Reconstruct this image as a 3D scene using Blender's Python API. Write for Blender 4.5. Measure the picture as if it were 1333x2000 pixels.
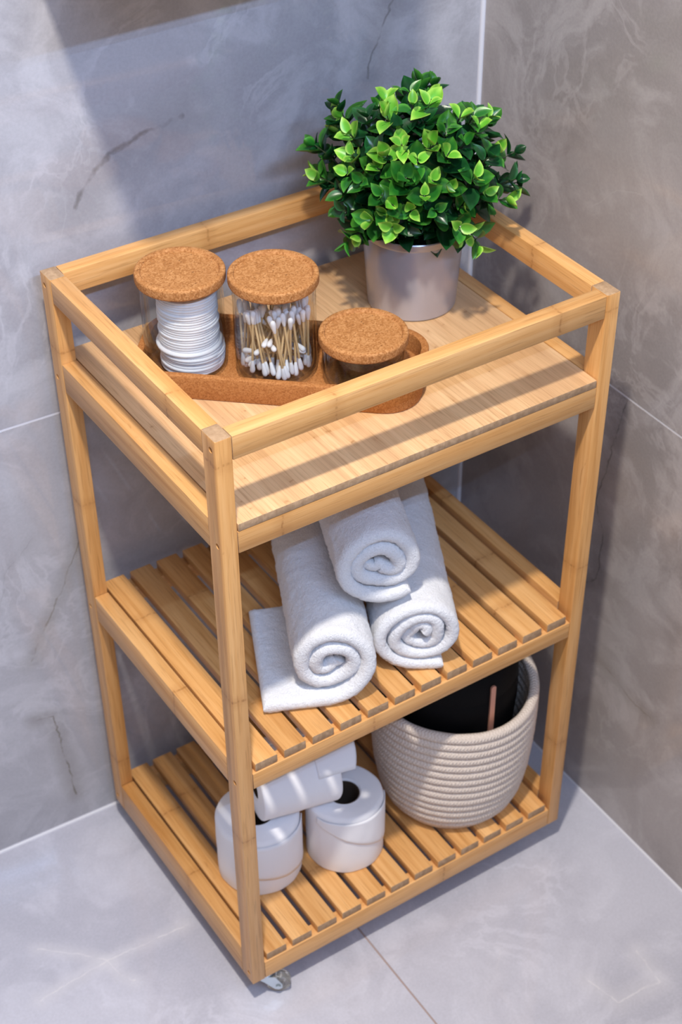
import bpy, bmesh, math, random
import numpy as np
from mathutils import Vector, Matrix, Euler, noise

for o in list(bpy.data.objects):
    bpy.data.objects.remove(o)
S = bpy.context.scene
COL = S.collection
R = math.radians
PI = math.pi

# ------------------------------------------------------------------ camera
cam_d = bpy.data.cameras.new('camera')
cam = bpy.data.objects.new('camera', cam_d)
COL.objects.link(cam)
cam_d.sensor_fit = 'AUTO'
cam_d.sensor_width = 36.0
cam_d.lens = 36.0 * 3181.02 / 2000.0
cam_d.shift_x = -64.62 / 2000.0
cam_d.shift_y = 134.79 / 2000.0
cam.matrix_world = Matrix(((0.82883867, 0.36140839, -0.42709535, -0.5391965),
                           (-0.55945694, 0.54337134, -0.62590376, -1.04116861),
                           (0.0058645, 0.7577147, 0.65255961, 1.64363445),
                           (0, 0, 0, 1)))
cam_d.clip_start = 0.01
cam_d.dof.use_dof = True
cam_d.dof.focus_distance = 1.50
cam_d.dof.aperture_fstop = 9.0
S.camera = cam

# ------------------------------------------------------------------ world, lights, exposure
w = bpy.data.worlds.new('World')
S.world = w
w.use_nodes = True
bg = w.node_tree.nodes['Background']
bg.inputs[0].default_value = (1.0, 0.89, 0.85, 1)
bg.inputs[1].default_value = 0.385


def area(name, loc, target, sx, sy, power, col, shape='RECTANGLE', spread=180):
    d = bpy.data.lights.new(name, 'AREA')
    d.shape = shape
    d.size = sx
    d.size_y = sy
    d.energy = power
    d.color = col
    d.spread = R(spread)
    o = bpy.data.objects.new(name, d)
    COL.objects.link(o)
    o.location = loc
    dv = Vector(target) - Vector(loc)
    o.rotation_euler = dv.to_track_quat('-Z', 'Y').to_euler()
    return o


# warm ceiling downlight
area('downlight', (-0.27, -0.46, 2.36), (0.10, -0.10, 0.0), 0.09, 0.09, 15.9, (1.0, 0.925, 0.80), 'DISK', 120)
# cool linear ceiling lamp behind the camera (two tubes)
area('linear_lamp', (-0.26, -1.45, 2.20), (-0.26, 0.38, 1.05), 1.3, 0.022, 6.0, (0.40, 0.61, 1.0), spread=80)
area('linear_lamp', (-0.26, -1.37, 2.20), (-0.26, 0.38, 1.05), 1.3, 0.009, 2.1, (0.40, 0.61, 1.0), spread=80)
# added soft fill, standing in for bounce off the unseen ceiling
area('ceiling_bounce_fill', (-0.6, -0.9, 2.42), (-0.6, -0.9, 0), 2.2, 2.2, 9.5, (0.86, 0.92, 1.0))

S.view_settings.view_transform = 'Standard'
S.view_settings.look = 'None'
S.view_settings.exposure = 0.0
S.view_settings.gamma = 1.0
S.view_settings.use_curve_mapping = False


# ------------------------------------------------------------------ node helpers
class NT:
    def __init__(self, name):
        self.m = bpy.data.materials.new(name)
        self.m.use_nodes = True
        self.t = self.m.node_tree
        self.n = self.t.nodes
        self.b = self.n['Principled BSDF']

    def new(self, typ, **kw):
        x = self.n.new(typ)
        for k, v in kw.items():
            setattr(x, k, v)
        return x

    def put(self, sock, v):
        if isinstance(v, bpy.types.NodeSocket):
            self.t.links.new(v, sock)
        elif isinstance(v, (tuple, list)) and len(v) == 3 and sock.type == 'RGBA':
            sock.default_value = (*v, 1)
        else:
            sock.default_value = v

    def math(self, op, a, b=0.0, c=0.0, clamp=False):
        x = self.new('ShaderNodeMath', operation=op, use_clamp=clamp)
        for i, v in enumerate((a, b, c)):
            self.put(x.inputs[i], v)
        return x.outputs[0]

    def vec(self, op, a, b=(0, 0, 0), scale=None):
        x = self.new('ShaderNodeVectorMath', operation=op)
        self.put(x.inputs[0], a)
        self.put(x.inputs[1], b)
        if scale is not None:
            self.put(x.inputs['Scale'], scale)
        return x.outputs['Value'] if op in ('LENGTH', 'DOT_PRODUCT', 'DISTANCE') else x.outputs[0]

    def noise(self, v, scale, detail=3, rough=0.5, dist=0.0, dim='3D', color=False):
        x = self.new('ShaderNodeTexNoise', noise_dimensions=dim)
        self.put(x.inputs['Vector'], v)
        self.put(x.inputs['Scale'], scale)
        self.put(x.inputs['Detail'], detail)
        self.put(x.inputs['Roughness'], rough)
        self.put(x.inputs['Distortion'], dist)
        return x.outputs['Color' if color else 'Fac']

    def ramp(self, f, stops, interp='LINEAR'):
        x = self.new('ShaderNodeValToRGB')
        x.color_ramp.interpolation = interp
        e = x.color_ramp.elements
        while len(e) < len(stops):
            e.new(0.5)
        for el, (p, c) in zip(e, stops):
            el.position = p
            el.color = (*c, 1) if len(c) == 3 else c
        self.put(x.inputs[0], f)
        return x.outputs[0]

    def val(self, f, a, b, c=0.0, d=1.0, smooth=True):
        x = self.new('ShaderNodeMapRange', interpolation_type='SMOOTHSTEP' if smooth else 'LINEAR')
        x.clamp = True if hasattr(x, 'clamp') else None
        for i, v in enumerate((f, a, b, c, d)):
            self.put(x.inputs[i], v)
        return x.outputs[0]

    def mix(self, f, a, b, mode='MIX'):
        x = self.new('ShaderNodeMix', data_type='RGBA', blend_type=mode)
        self.put(x.inputs['Factor'], f)
        self.put(x.inputs[6], a)
        self.put(x.inputs[7], b)
        return x.outputs[2]

    def bump(self, h, strength=0.3, dist=0.001, normal=None):
        x = self.new('ShaderNodeBump')
        self.put(x.inputs['Height'], h)
        x.inputs['Strength'].default_value = strength
        x.inputs['Distance'].default_value = dist
        if normal is not None:
            self.put(x.inputs['Normal'], normal)
        return x.outputs[0]

    def coord(self, kind='Object'):
        return self.new('ShaderNodeTexCoord').outputs[kind]

    def pos(self):
        return self.new('ShaderNodeNewGeometry').outputs['Position']

    def rnd(self):
        return self.new('ShaderNodeObjectInfo').outputs['Random']

    def out(self, color=None, rough=None, spec=None, normal=None, metal=None):
        if color is not None:
            self.put(self.b.inputs['Base Color'], color)
        if rough is not None:
            self.put(self.b.inputs['Roughness'], rough)
        if spec is not None:
            self.put(self.b.inputs['Specular IOR Level'], spec)
        if normal is not None:
            self.put(self.b.inputs['Normal'], normal)
        if metal is not None:
            self.put(self.b.inputs['Metallic'], metal)
        return self.m


def plain(name, color, rough=0.5, metal=0.0, spec=0.5):
    t = NT(name)
    return t.out(color, rough, spec, None, metal)


# ------------------------------------------------------------------ marble tiles
def marble(name, base, dark, light, veins, axes, rough, sc=1.0, cloud=1.0):
    """veins: list of (polyline [(u,v)...], half width, strength, colour)"""
    t = NT(name)
    p = t.pos()
    wob = t.vec('SCALE', t.vec('SUBTRACT', t.noise(p, 9, 4, 0.6, color=True), (0.5, 0.5, 0.5)), scale=0.05)
    wob2 = t.vec('SCALE', t.vec('SUBTRACT', t.noise(p, 55, 3, 0.6, color=True), (0.5, 0.5, 0.5)), scale=0.010)
    pw = t.vec('ADD', p, wob)
    big = t.noise(pw, 3.2 * sc, 5, 0.55, 0.6)
    mid = t.noise(pw, 9 * sc, 6, 0.62, 1.2)
    col = t.mix(t.val(big, 0.38, 0.60), dark, base)
    col = t.mix(t.math('MULTIPLY', t.val(mid, 0.44, 0.66), 0.70 * cloud), col, light)
    # thin wisps: ridges of a distorted noise
    n2 = t.noise(pw, 6.5 * sc, 4, 0.6, 1.6)
    ridge = t.math('ABSOLUTE', t.math('SUBTRACT', n2, 0.5))
    wisp = t.math('MULTIPLY', t.val(ridge, 0.0, 0.045, 1.0, 0.0), t.val(t.noise(p, 4.0, 2), 0.48, 0.62))
    col = t.mix(t.math('MULTIPLY', wisp, 0.30 * cloud), col, tuple(min(1, c * 1.22) for c in light))
    fine = t.noise(p, 320, 2)
    col = t.mix(0.08, col, t.ramp(fine, [(0.3, tuple(c * 0.5 for c in base)), (0.7, tuple(min(1, c * 1.5) for c in base))]))
    # named veins
    pv = t.vec('ADD', t.vec('ADD', p, t.vec('SCALE', wob, scale=0.22)), wob2)
    sep = t.new('ShaderNodeSeparateXYZ')
    t.put(sep.inputs[0], pv)
    cmb = t.new('ShaderNodeCombineXYZ')
    t.put(cmb.inputs[0], sep.outputs[axes[0]])
    t.put(cmb.inputs[1], sep.outputs[axes[1]])
    q = cmb.outputs[0]
    brk = t.val(t.noise(p, 26, 3, 0.7), 0.34, 0.58, 0.40, 1.0)
    for pts, hw, st, vc in veins:
        dmin = None
        for (a, b) in zip(pts[:-1], pts[1:]):
            ba = (b[0] - a[0], b[1] - a[1], 0)
            L2 = ba[0] ** 2 + ba[1] ** 2
            pa = t.vec('SUBTRACT', q, (a[0], a[1], 0))
            h = t.math('DIVIDE', t.vec('DOT_PRODUCT', pa, ba), L2, clamp=True)
            d = t.vec('LENGTH', t.vec('SUBTRACT', pa, t.vec('SCALE', ba, scale=h)))
            dmin = d if dmin is None else t.math('MINIMUM', dmin, d)
        core = t.math('MULTIPLY', t.val(dmin, 0.0, hw, 1.0, 0.0), brk)
        halo = t.math('MULTIPLY', t.val(dmin, 0.0, hw * 9, 1.0, 0.0), 0.35)
        f = t.math('MULTIPLY', t.math('MAXIMUM', core, halo), st)
        col = t.mix(f, col, vc)
    rg = t.val(t.noise(p, 14, 3), 0.3, 0.7, rough * 0.8, rough * 1.25)
    return t.out(col, rg, 0.5)


DV = (0.16, 0.15, 0.15)
LV = (0.66, 0.64, 0.68)
VEIN_L = [
    ([(0.446, 0.995), (0.430, 0.965), (0.413, 0.927), (0.409, 0.905)], 0.0032, 0.75, DV),
    ([(0.184, 0.912), (0.135, 0.903), (0.100, 0.890), (0.072, 0.866), (0.058, 0.845)], 0.0070, 0.80, DV),
    ([(0.013, 0.425), (-0.019, 0.360), (-0.046, 0.310), (-0.071, 0.265)], 0.0026, 0.75, (0.22, 0.20, 0.16)),
    ([(-0.079, 0.165), (-0.055, 0.160), (-0.052, 0.105), (-0.047, 0.055), (-0.043, 0.010)], 0.0026, 0.95, (0.17, 0.15, 0.12)),
    ([(-0.045, 0.450), (-0.080, 0.415), (-0.100, 0.36)], 0.0014, 0.3, DV),
]
VEIN_R = [
    ([(0.056, 0.61), (0.066, 0.56), (0.073, 0.515), (0.088, 0.44), (0.070, 0.40), (0.070, 0.33), (0.098, 0.30)], 0.0026, 0.8, (0.12, 0.11, 0.11)),
    ([(0.048, 0.21), (0.012, 0.20), (-0.012, 0.19), (-0.055, 0.19)], 0.0022, 0.6, (0.22, 0.19, 0.15)),
    ([(-0.03, 0.86), (-0.06, 0.83), (-0.05, 0.79), (-0.075, 0.74)], 0.0016, 0.3, (0.6, 0.57, 0.57)),
    ([(0.15, 0.80), (0.11, 0.84), (0.07, 0.85)], 0.0016, 0.28, (0.6, 0.57, 0.57)),
]
VEIN_F = [
    ([(-0.215, 0.150), (-0.165, 0.155), (-0.120, 0.155), (-0.085, 0.155), (-0.045, 0.152), (-0.01, 0.150)], 0.0022, 0.75, (0.74, 0.72, 0.75)),
    ([(-0.185, 0.222), (-0.150, 0.190), (-0.120, 0.155), (-0.115, 0.128), (-0.105, 0.110)], 0.0020, 0.7, (0.74, 0.72, 0.75)),
    ([(0.36, -0.20), (0.37, -0.245), (0.40, -0.245), (0.43, -0.25), (0.44, -0.20)], 0.003, 0.6, (0.74, 0.72, 0.75)),
    ([(0.235, -0.15), (0.27, -0.13), (0.30, -0.10)], 0.003, 0.3, LV),
]
M = {}
M['tile_left'] = marble('tile_left', (0.435, 0.43, 0.465), (0.375, 0.368, 0.402), (0.535, 0.53, 0.57), VEIN_L, (0, 2), 0.05)
M['tile_right'] = marble('tile_right', (0.40, 0.365, 0.360), (0.315, 0.285, 0.280), (0.50, 0.465, 0.465), VEIN_R, (1, 2), 0.13)
M['tile_floor'] = marble('tile_floor', (0.525, 0.525, 0.605), (0.445, 0.445, 0.52), (0.60, 0.60, 0.685), VEIN_F, (0, 1), 0.035, 0.8, 0.9)
M['grout_light'] = plain('grout_light', (0.70, 0.70, 0.76), 0.7)
M['grout_brown'] = plain('grout_brown', (0.36, 0.27, 0.25), 0.8)
M['white_paint'] = plain('white_paint', (0.75, 0.74, 0.73), 0.5)


# ------------------------------------------------------------------ bamboo
def bamboo(name, axis, strips=None, end=False, warm=1.0):
    t = NT(name)
    c = t.coord('Object')
    r = t.rnd()
    off = t.new('ShaderNodeCombineXYZ')
    for i, k in enumerate((17.3, 41.1, 29.7)):
        t.put(off.inputs[i], t.math('MULTIPLY', r, k))
    # grain space: stretch along the axis
    sc = [1.0, 1.0, 1.0]
    sc[axis] = 0.035
    g = t.vec('ADD', t.vec('MULTIPLY', c, tuple(sc)), off.outputs[0])
    if end:
        n = t.noise(t.vec('ADD', c, off.outputs[0]), 210, 3, 0.6)
        st = t.new('ShaderNodeSeparateXYZ')
        t.put(st.inputs[0], t.vec('ADD', c, off.outputs[0]))
        wn = t.new('ShaderNodeTexWhiteNoise', noise_dimensions='1D')
        t.put(wn.inputs['W'], t.math('FLOOR', t.math('MULTIPLY', st.outputs[0], 210)))
        col = t.ramp(n, [(0.3, (0.36, 0.225, 0.125)), (0.7, (0.54, 0.36, 0.22))])
        col = t.mix(t.math('MULTIPLY', wn.outputs[0], 0.45), col, (0.29, 0.18, 0.10))
        return t.out(col, 0.6, 0.3)
    n1 = t.noise(g, 150, 3, 0.6)
    n2 = t.noise(g, 620, 2, 0.5)
    n3 = t.noise(g, 42, 2, 0.5)
    tone = t.math('ADD', t.math('MULTIPLY', n1, 0.55), t.math('MULTIPLY', n3, 0.45))
    col = t.ramp(tone, [(0.32, (0.52, 0.255, 0.085)), (0.48, (0.67, 0.370, 0.145)), (0.66, (0.765, 0.465, 0.21))])
    if strips:
        st = t.new('ShaderNodeSeparateXYZ')
        t.put(st.inputs[0], c)
        sx = t.math('MULTIPLY', st.outputs[0], strips)
        wn = t.new('ShaderNodeTexWhiteNoise', noise_dimensions='1D')
        t.put(wn.inputs['W'], t.math('FLOOR', sx))
        col = t.mix(0.25, col, (0.66, 0.50, 0.36))
        col = t.mix(t.math('MULTIPLY', wn.outputs[0], 0.36), col, (0.50, 0.285, 0.135))
        fr = t.math('FRACT', sx)
        edge = t.math('MINIMUM', fr, t.math('SUBTRACT', 1.0, fr))
        col = t.mix(t.val(edge, 0.0, 0.07, 0.35, 0.0), col, (0.30, 0.15, 0.06))
    # fine fibre lines
    col = t.mix(t.val(n2, 0.54, 0.72, 0.0, 0.42), col, (0.36, 0.175, 0.06))
    # nodes (knuckles): short brown marks across the culm
    ks = [60.0, 60.0, 60.0]
    ks[axis] = 22.0
    kv = t.vec('ADD', t.vec('MULTIPLY', c, tuple(ks)), off.outputs[0])
    k1 = t.noise(kv, 1.0, 3, 0.65, 0.8)
    col = t.mix(t.val(k1, 0.68, 0.80, 0.0, 0.55), col, (0.34, 0.15, 0.05))
    # growth rings of the culm: a thin dark curved line with a paler band beside it
    sa = t.new('ShaderNodeSeparateXYZ')
    t.put(sa.inputs[0], c)
    al = t.math('ADD', sa.outputs[axis], t.math('MULTIPLY', r, 7.3))
    if strips:
        al = t.math('ADD', al, t.math('MULTIPLY', wn.outputs[0], 5.1))
        period = 0.40
    else:
        period = 0.33
    al = t.math('ADD', al, t.math('MULTIPLY', t.math('SUBTRACT', t.noise(t.vec('ADD', c, off.outputs[0]), 120, 2), 0.5), 0.008))
    al = t.math('DIVIDE', al, period)
    cell = t.math('FLOOR', al)
    wc = t.new('ShaderNodeTexWhiteNoise', noise_dimensions='1D')
    t.put(wc.inputs['W'], t.math('ADD', cell, t.math('MULTIPLY', r, 31.0)))
    ds = t.math('SUBTRACT', t.math('FRACT', al), t.math('ADD', 0.2, t.math('MULTIPLY', wc.outputs[0], 0.6)))
    dd = t.math('MULTIPLY', t.math('ABSOLUTE', ds), period)
    col = t.mix(t.val(dd, 0.0010, 0.0140, 0.26, 0.0), col, (0.42, 0.20, 0.07))
    col = t.mix(t.math('MULTIPLY', t.val(dd, 0.0003, 0.0022, 0.62, 0.0), t.val(t.noise(g, 260, 2), 0.35, 0.65)), col, (0.33, 0.15, 0.05))
    hue = t.new('ShaderNodeHueSaturation')
    t.put(hue.inputs['Color'], col)
    t.put(hue.inputs['Value'], t.math('ADD', t.math('MULTIPLY', r, 0.16), 0.92 * warm))
    hue.inputs['Saturation'].default_value = 0.98 if strips else 1.05
    hue.inputs['Hue'].default_value = 0.5 if strips else 0.4965
    return t.out(hue.outputs[0], 0.38, 0.4, t.bump(n2, 0.06, 0.0005))


M['wood'] = [bamboo('bamboo_x', 0), bamboo('bamboo_y', 1), bamboo('bamboo_z', 2)]
M['wood_board'] = bamboo('bamboo_board', 1, 190)
M['wood_end'] = bamboo('bamboo_end', 1, None, True)
M['hole'] = plain('screw_hole', (0.10, 0.05, 0.02), 0.8)

# cork
t = NT('cork')
c = t.coord('Object')
v = t.new('ShaderNodeTexVoronoi')
t.put(v.inputs['Vector'], c)
v.inputs['Scale'].default_value = 620
g1 = t.noise(c, 700, 3, 0.6)
g2 = t.noise(c, 60, 3, 0.5)
sepc = t.new('ShaderNodeSeparateColor')
t.put(sepc.inputs[0], v.outputs['Color'])
col = t.ramp(sepc.outputs[0], [(0.0, (0.32, 0.125, 0.035)), (0.45, (0.45, 0.195, 0.062)), (1.0, (0.58, 0.285, 0.11))])
col = t.mix(t.val(g2, 0.35, 0.7, 0.0, 0.3), col, (0.36, 0.14, 0.04))
col = t.mix(t.val(t.noise(c, 330, 2, 0.5), 0.665, 0.72, 0.0, 0.8), col, (0.11, 0.04, 0.013))
M['cork'] = t.out(col, 0.75, 0.25, t.bump(g1, 0.35, 0.0006))
t = NT('cork_tray')
c = t.coord('Object')
v = t.new('ShaderNodeTexVoronoi')
t.put(v.inputs['Vector'], c)
v.inputs['Scale'].default_value = 800
sepc = t.new('ShaderNodeSeparateColor')
t.put(sepc.inputs[0], v.outputs['Color'])
col = t.ramp(sepc.outputs[0], [(0.0, (0.30, 0.105, 0.027)), (0.5, (0.40, 0.155, 0.043)), (1.0, (0.47, 0.20, 0.065))])
M['cork_tray'] = t.out(col, 0.7, 0.25, t.bump(t.noise(c, 700, 3), 0.25, 0.0005))

# glass: thin clear walls, mirror-like at grazing angles
t = NT('clear_glass')
t.n.remove(t.b)
tr = t.new('ShaderNodeBsdfTransparent')
tr.inputs[0].default_value = (0.965, 0.972, 0.97, 1)
gl = t.new('ShaderNodeBsdfGlossy')
gl.inputs['Roughness'].default_value = 0.02
fr = t.new('ShaderNodeFresnel')
t.put(fr.inputs[0], t.math('ADD', 1.52, t.math('MULTIPLY', t.new('ShaderNodeNewGeometry').outputs['Backfacing'], 1 / 1.52 - 1.52)))
mx = t.new('ShaderNodeMixShader')
t.put(mx.inputs[0], fr.outputs[0])
t.put(mx.inputs[1], tr.outputs[0])
t.put(mx.inputs[2], gl.outputs[0])
t.put(t.n['Material Output'].inputs[0], mx.outputs[0])
M['glass'] = t.m
t = NT('clear_plastic')
M['plastic'] = t.out((0.80, 0.80, 0.78), 0.10, 0.5)
t.b.inputs['Transmission Weight'].default_value = 0.85
t.b.inputs['IOR'].default_value = 1.45

# cotton, paper, terry
t = NT('cotton')
c = t.coord('Object')
M['cotton'] = t.out((0.86, 0.86, 0.88), 0.95, 0.1, t.bump(t.noise(c, 900, 3, 0.6), 0.3, 0.0005))
t.b.inputs['Subsurface Weight'].default_value = 0.385
t.b.inputs['Subsurface Radius'].default_value = (0.004, 0.004, 0.004)
t = NT('swab_stick')
c = t.coord('Object')
M['stick'] = t.out(t.ramp(t.noise(t.vec('MULTIPLY', c, (1, 1, 0.05)), 900, 2), [(0.3, (0.60, 0.40, 0.19)), (0.7, (0.74, 0.54, 0.30))]), 0.6, 0.3)
t = NT('terry_cloth')
p = t.pos()
h1 = t.noise(p, 800, 2, 0.7)
h2 = t.noise(p, 300, 3, 0.6)
hh = t.math('ADD', t.math('MULTIPLY', h1, 0.6), t.math('MULTIPLY', h2, 0.6))
M['terry'] = t.out(t.ramp(h1, [(0.30, (0.73, 0.74, 0.79)), (0.60, (0.88, 0.885, 0.92))]), 1.0, 0.05, t.bump(hh, 1.0, 0.0022))
t.b.inputs['Sheen Weight'].default_value = 0.35
t.b.inputs['Sheen Roughness'].default_value = 0.6
t = NT('tissue_paper')
c = t.coord('Object')
M['paper'] = t.out((0.90, 0.895, 0.93), 0.85, 0.15, t.bump(t.math('ADD', t.noise(t.vec('MULTIPLY', c, (1, 1, 2.5)), 210, 3, 0.6), t.noise(c, 40, 3)), 0.22, 0.0012))
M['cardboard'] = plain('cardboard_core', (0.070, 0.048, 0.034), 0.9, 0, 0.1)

# rope basket
t = NT('cotton_rope')
c = t.coord('UV')
sp = t.new('ShaderNodeSeparateXYZ')
t.put(sp.inputs[0], c)
tw = t.math('SINE', t.math('ADD', t.math('MULTIPLY', sp.outputs[0], 2 * PI * 150), t.math('MULTIPLY', t.math('ABSOLUTE', t.math('SUBTRACT', t.math('FRACT', t.math('MULTIPLY', sp.outputs[1], 6)), 0.5)), 7.0)))
nn = t.noise(t.pos(), 420, 3, 0.6)
hh = t.math('ADD', t.math('MULTIPLY', tw, 0.45), t.math('MULTIPLY', nn, 1.1))
col = t.ramp(nn, [(0.3, (0.65, 0.55, 0.475)), (0.7, (0.83, 0.725, 0.645))])
col = t.mix(t.val(tw, -1, 0.2, 0.22, 0.0), col, (0.52, 0.44, 0.39))
M['rope'] = t.out(col, 0.95, 0.1, t.bump(hh, 0.55, 0.0016))
t = NT('black_fabric')
M['black'] = t.out((0.0022, 0.0022, 0.0028), 0.7, 0.12, t.bump(t.noise(t.pos(), 500, 2), 0.15, 0.0005))
M['copper'] = plain('copper', (0.72, 0.36, 0.26), 0.42, 0.55)

# metals, pot, plant
t = NT('pot_metal')
M['pot'] = t.out(t.mix(t.noise(t.coord('Object'), 40, 3), (0.42, 0.40, 0.43), (0.475, 0.455, 0.485)), 0.28, 0.6, None, 0.35)
M['zinc'] = plain('zinc_plate', (0.62, 0.70, 0.76), 0.25, 0.9)
M['soil'] = plain('soil', (0.006, 0.006, 0.005), 0.95, 0, 0.1)


def leafmat(name, inner, margin, rough):
    t = NT(name)
    a = t.new('ShaderNodeAttribute', attribute_name='rim')
    c = t.coord('Object')
    r = t.rnd()
    n = t.noise(t.vec('ADD', c, t.vec('SCALE', (31, 17, 5), scale=r)), 130, 2)
    f = t.math('ADD', t.val(a.outputs['Fac'], 0.45, 1.0), t.math('MULTIPLY', t.math('SUBTRACT', n, 0.5), 0.7), clamp=True)
    hue = t.new('ShaderNodeHueSaturation')
    t.put(hue.inputs['Color'], t.mix(f, inner, margin))
    t.put(hue.inputs['Value'], t.math('ADD', t.math('MULTIPLY', r, 0.5), 0.75))
    m = t.out(hue.outputs[0], rough, 0.5)
    t.b.inputs['Subsurface Weight'].default_value = 0.0
    return m


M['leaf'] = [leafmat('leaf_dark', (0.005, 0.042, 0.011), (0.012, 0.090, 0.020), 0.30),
             leafmat('leaf_mid', (0.012, 0.110, 0.012), (0.060, 0.240, 0.026), 0.33),
             leafmat('leaf_lime', (0.100, 0.350, 0.024), (0.360, 0.600, 0.090), 0.38)]
M['stem'] = plain('stem_brown', (0.030, 0.045, 0.014), 0.6)


# ------------------------------------------------------------------ object helpers
def tag(o, label=None, cat=None, group=None, kind=None):
    for k, v in (('label', label), ('category', cat), ('group', group), ('kind', kind)):
        if v:
            o[k] = v
    return o


def link(name, me, parent=None, loc=(0, 0, 0), mats=None):
    o = bpy.data.objects.new(name, me)
    COL.objects.link(o)
    o.location = loc
    if parent:
        o.parent = parent
    if mats is not None and me is not None:
        me.materials.clear()
        for m in (mats if isinstance(mats, (list, tuple)) else [mats]):
            me.materials.append(m)
    return o


def empty(name, loc, rot=(0, 0, 0)):
    o = bpy.data.objects.new(name, None)
    o.empty_display_size = 0.02
    COL.objects.link(o)
    o.location = loc
    o.rotation_euler = rot
    return o


def smooth(me, ang=None):
    me.polygons.foreach_set('use_smooth', [True] * len(me.polygons))
    if ang is not None:
        me.set_sharp_from_angle(angle=ang)


def from_bm(bm, name, sm=False):
    bmesh.ops.recalc_face_normals(bm, faces=bm.faces)
    me = bpy.data.meshes.new(name)
    bm.to_mesh(me)
    bm.free()
    if sm:
        smooth(me, R(40))
    return me


def box_me(name, size, bev=0.001, seg=2, end_axis=None):
    bm = bmesh.new()
    bmesh.ops.create_cube(bm, size=1)
    bmesh.ops.scale(bm, vec=size, verts=bm.verts)
    if bev:
        bmesh.ops.bevel(bm, geom=list(bm.edges), offset=bev, segments=seg, affect='EDGES', profile=0.5)
    bm.normal_update()
    if end_axis is not None:
        for f in bm.faces:
            if abs(f.normal[end_axis]) > 0.9:
                f.material_index = 1
    return from_bm(bm, name, True)


def lathe_me(name, prof, n=64, closed=False):
    """prof: list of (r, z); r==0 ends are collapsed to a pole"""
    vs, fs, rows = [], [], []
    for r, z in prof:
        if r < 1e-7:
            rows.append([len(vs)])
            vs.append((0, 0, z))
        else:
            rows.append(list(range(len(vs), len(vs) + n)))
            vs += [(r * math.cos(2 * PI * i / n), r * math.sin(2 * PI * i / n), z) for i in range(n)]
    pairs = list(zip(rows[:-1], rows[1:]))
    if closed:
        pairs.append((rows[-1], rows[0]))
    for a, b in pairs:
        for i in range(n):
            j = (i + 1) % n
            if len(a) == 1 and len(b) == 1:
                continue
            if len(a) == 1:
                fs.append((a[0], b[j], b[i]))
            elif len(b) == 1:
                fs.append((a[i], a[j], b[0]))
            else:
                fs.append((a[i], a[j], b[j], b[i]))
    me = bpy.data.meshes.new(name)
    me.from_pydata(vs, [], fs)
    bm = bmesh.new()
    bm.from_mesh(me)
    bmesh.ops.recalc_face_normals(bm, faces=bm.faces)
    bm.to_mesh(me)
    bm.free()
    smooth(me, R(35))
    return me


def arc(cr, cz, rad, a0, a1, n=6):
    return [(cr + rad * math.cos(R(a0 + (a1 - a0) * i / n)), cz + rad * math.sin(R(a0 + (a1 - a0) * i / n))) for i in range(n + 1)]


def tube_bm(bm, pts, radii, n=8):
    """tube along points added to bm"""
    rings = []
    up = Vector((0.3, 0.2, 0.93))
    for i, p in enumerate(pts):
        p = Vector(p)
        d = (Vector(pts[min(i + 1, len(pts) - 1)]) - Vector(pts[max(i - 1, 0)])).normalized()
        s = d.cross(up)
        if s.length < 1e-3:
            s = d.cross(Vector((1, 0, 0)))
        s.normalize()
        b = s.cross(d)
        rr = radii[i] if isinstance(radii, (list, tuple)) else radii
        rings.append([bm.verts.new(p + rr * (math.cos(2 * PI * k / n) * s + math.sin(2 * PI * k / n) * b)) for k in range(n)])
    for a, b in zip(rings[:-1], rings[1:]):
        for k in range(n):
            bm.faces.new((a[k], a[(k + 1) % n], b[(k + 1) % n], b[k]))
    bm.faces.new(rings[0][::-1])
    bm.faces.new(rings[-1])


# ------------------------------------------------------------------ room shell
ZF = -0.04                      # floor level (trolley frame bottom is z = 0)
CX, CY = 0.5572, 0.3595         # room corner
AL = math.atan2(-0.0452, 1.0)   # left wall runs along +x with this heading
AR = math.atan2(0.012, 1.0)     # right wall, deviation from the y axis


def wall(name, axis_dir, normal, length, height, tile_w, joint_z, matname, thick, up_off=0.0):
    """wall starting in the corner, running along axis_dir, tiles on the room side"""
    ax = Vector(axis_dir).normalized()
    nr = Vector(normal).normalized()
    rot = Matrix((ax, nr, Vector((0, 0, 1)))).transposed().to_4x4()
    me = box_me(name, (length, 0.06, height), 0)
    root = link(name, me, None, (0, 0, 0), M['grout_light'])
    ctr = Vector((CX, CY, 0)) + ax * (length / 2) - nr * (0.03 + 0.0003) + Vector((0, 0, ZF + height / 2))
    root.matrix_world = Matrix.Translation(ctr) @ rot
    tag(root, None, None, None, 'structure')
    zs = [ZF, joint_z, joint_z + 0.6, joint_z + 1.2, ZF + height]
    nt = int(math.ceil(length / tile_w))
    for i in range(nt):
        x0, x1 = i * tile_w, min(length, (i + 1) * tile_w)
        for z0, z1 in zip(zs[:-1], zs[1:]):
            g = 0.0009
            a, b = x0 + (0.0035 if i == 0 else g), x1 - g
            za = z0 + (0.003 if z0 == ZF else g)
            tm = box_me('tile', (b - a, thick, z1 - g - za), 0.0006, 1)
            o = link('tile', tm, root, (0, 0, 0), M[matname])
            lc = Vector(((a + b) / 2 - length / 2, 0.03 + 0.0003 - thick / 2, (za + z1 - g) / 2 - (ZF + height / 2)))
            o.location = lc
    return root


ldir = Vector((-math.cos(AL), -math.sin(AL), 0))
lnor = Vector((math.sin(AL), -math.cos(AL), 0))
rdir = Vector((-math.sin(AR), -math.cos(AR), 0))
rnor = Vector((-math.cos(AR), math.sin(AR), 0))
# left wall: local x axis along ldir needs a right-handed frame, so mirror via its own frame
wall('wall_left', ldir, -lnor if False else lnor, 2.0, 2.44, 1.2, 0.606, 'tile_left', 0.009)
wall('wall_right', rdir, rnor, 2.2, 2.44, 1.2, 0.6065, 'tile_right', 0.009)

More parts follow.
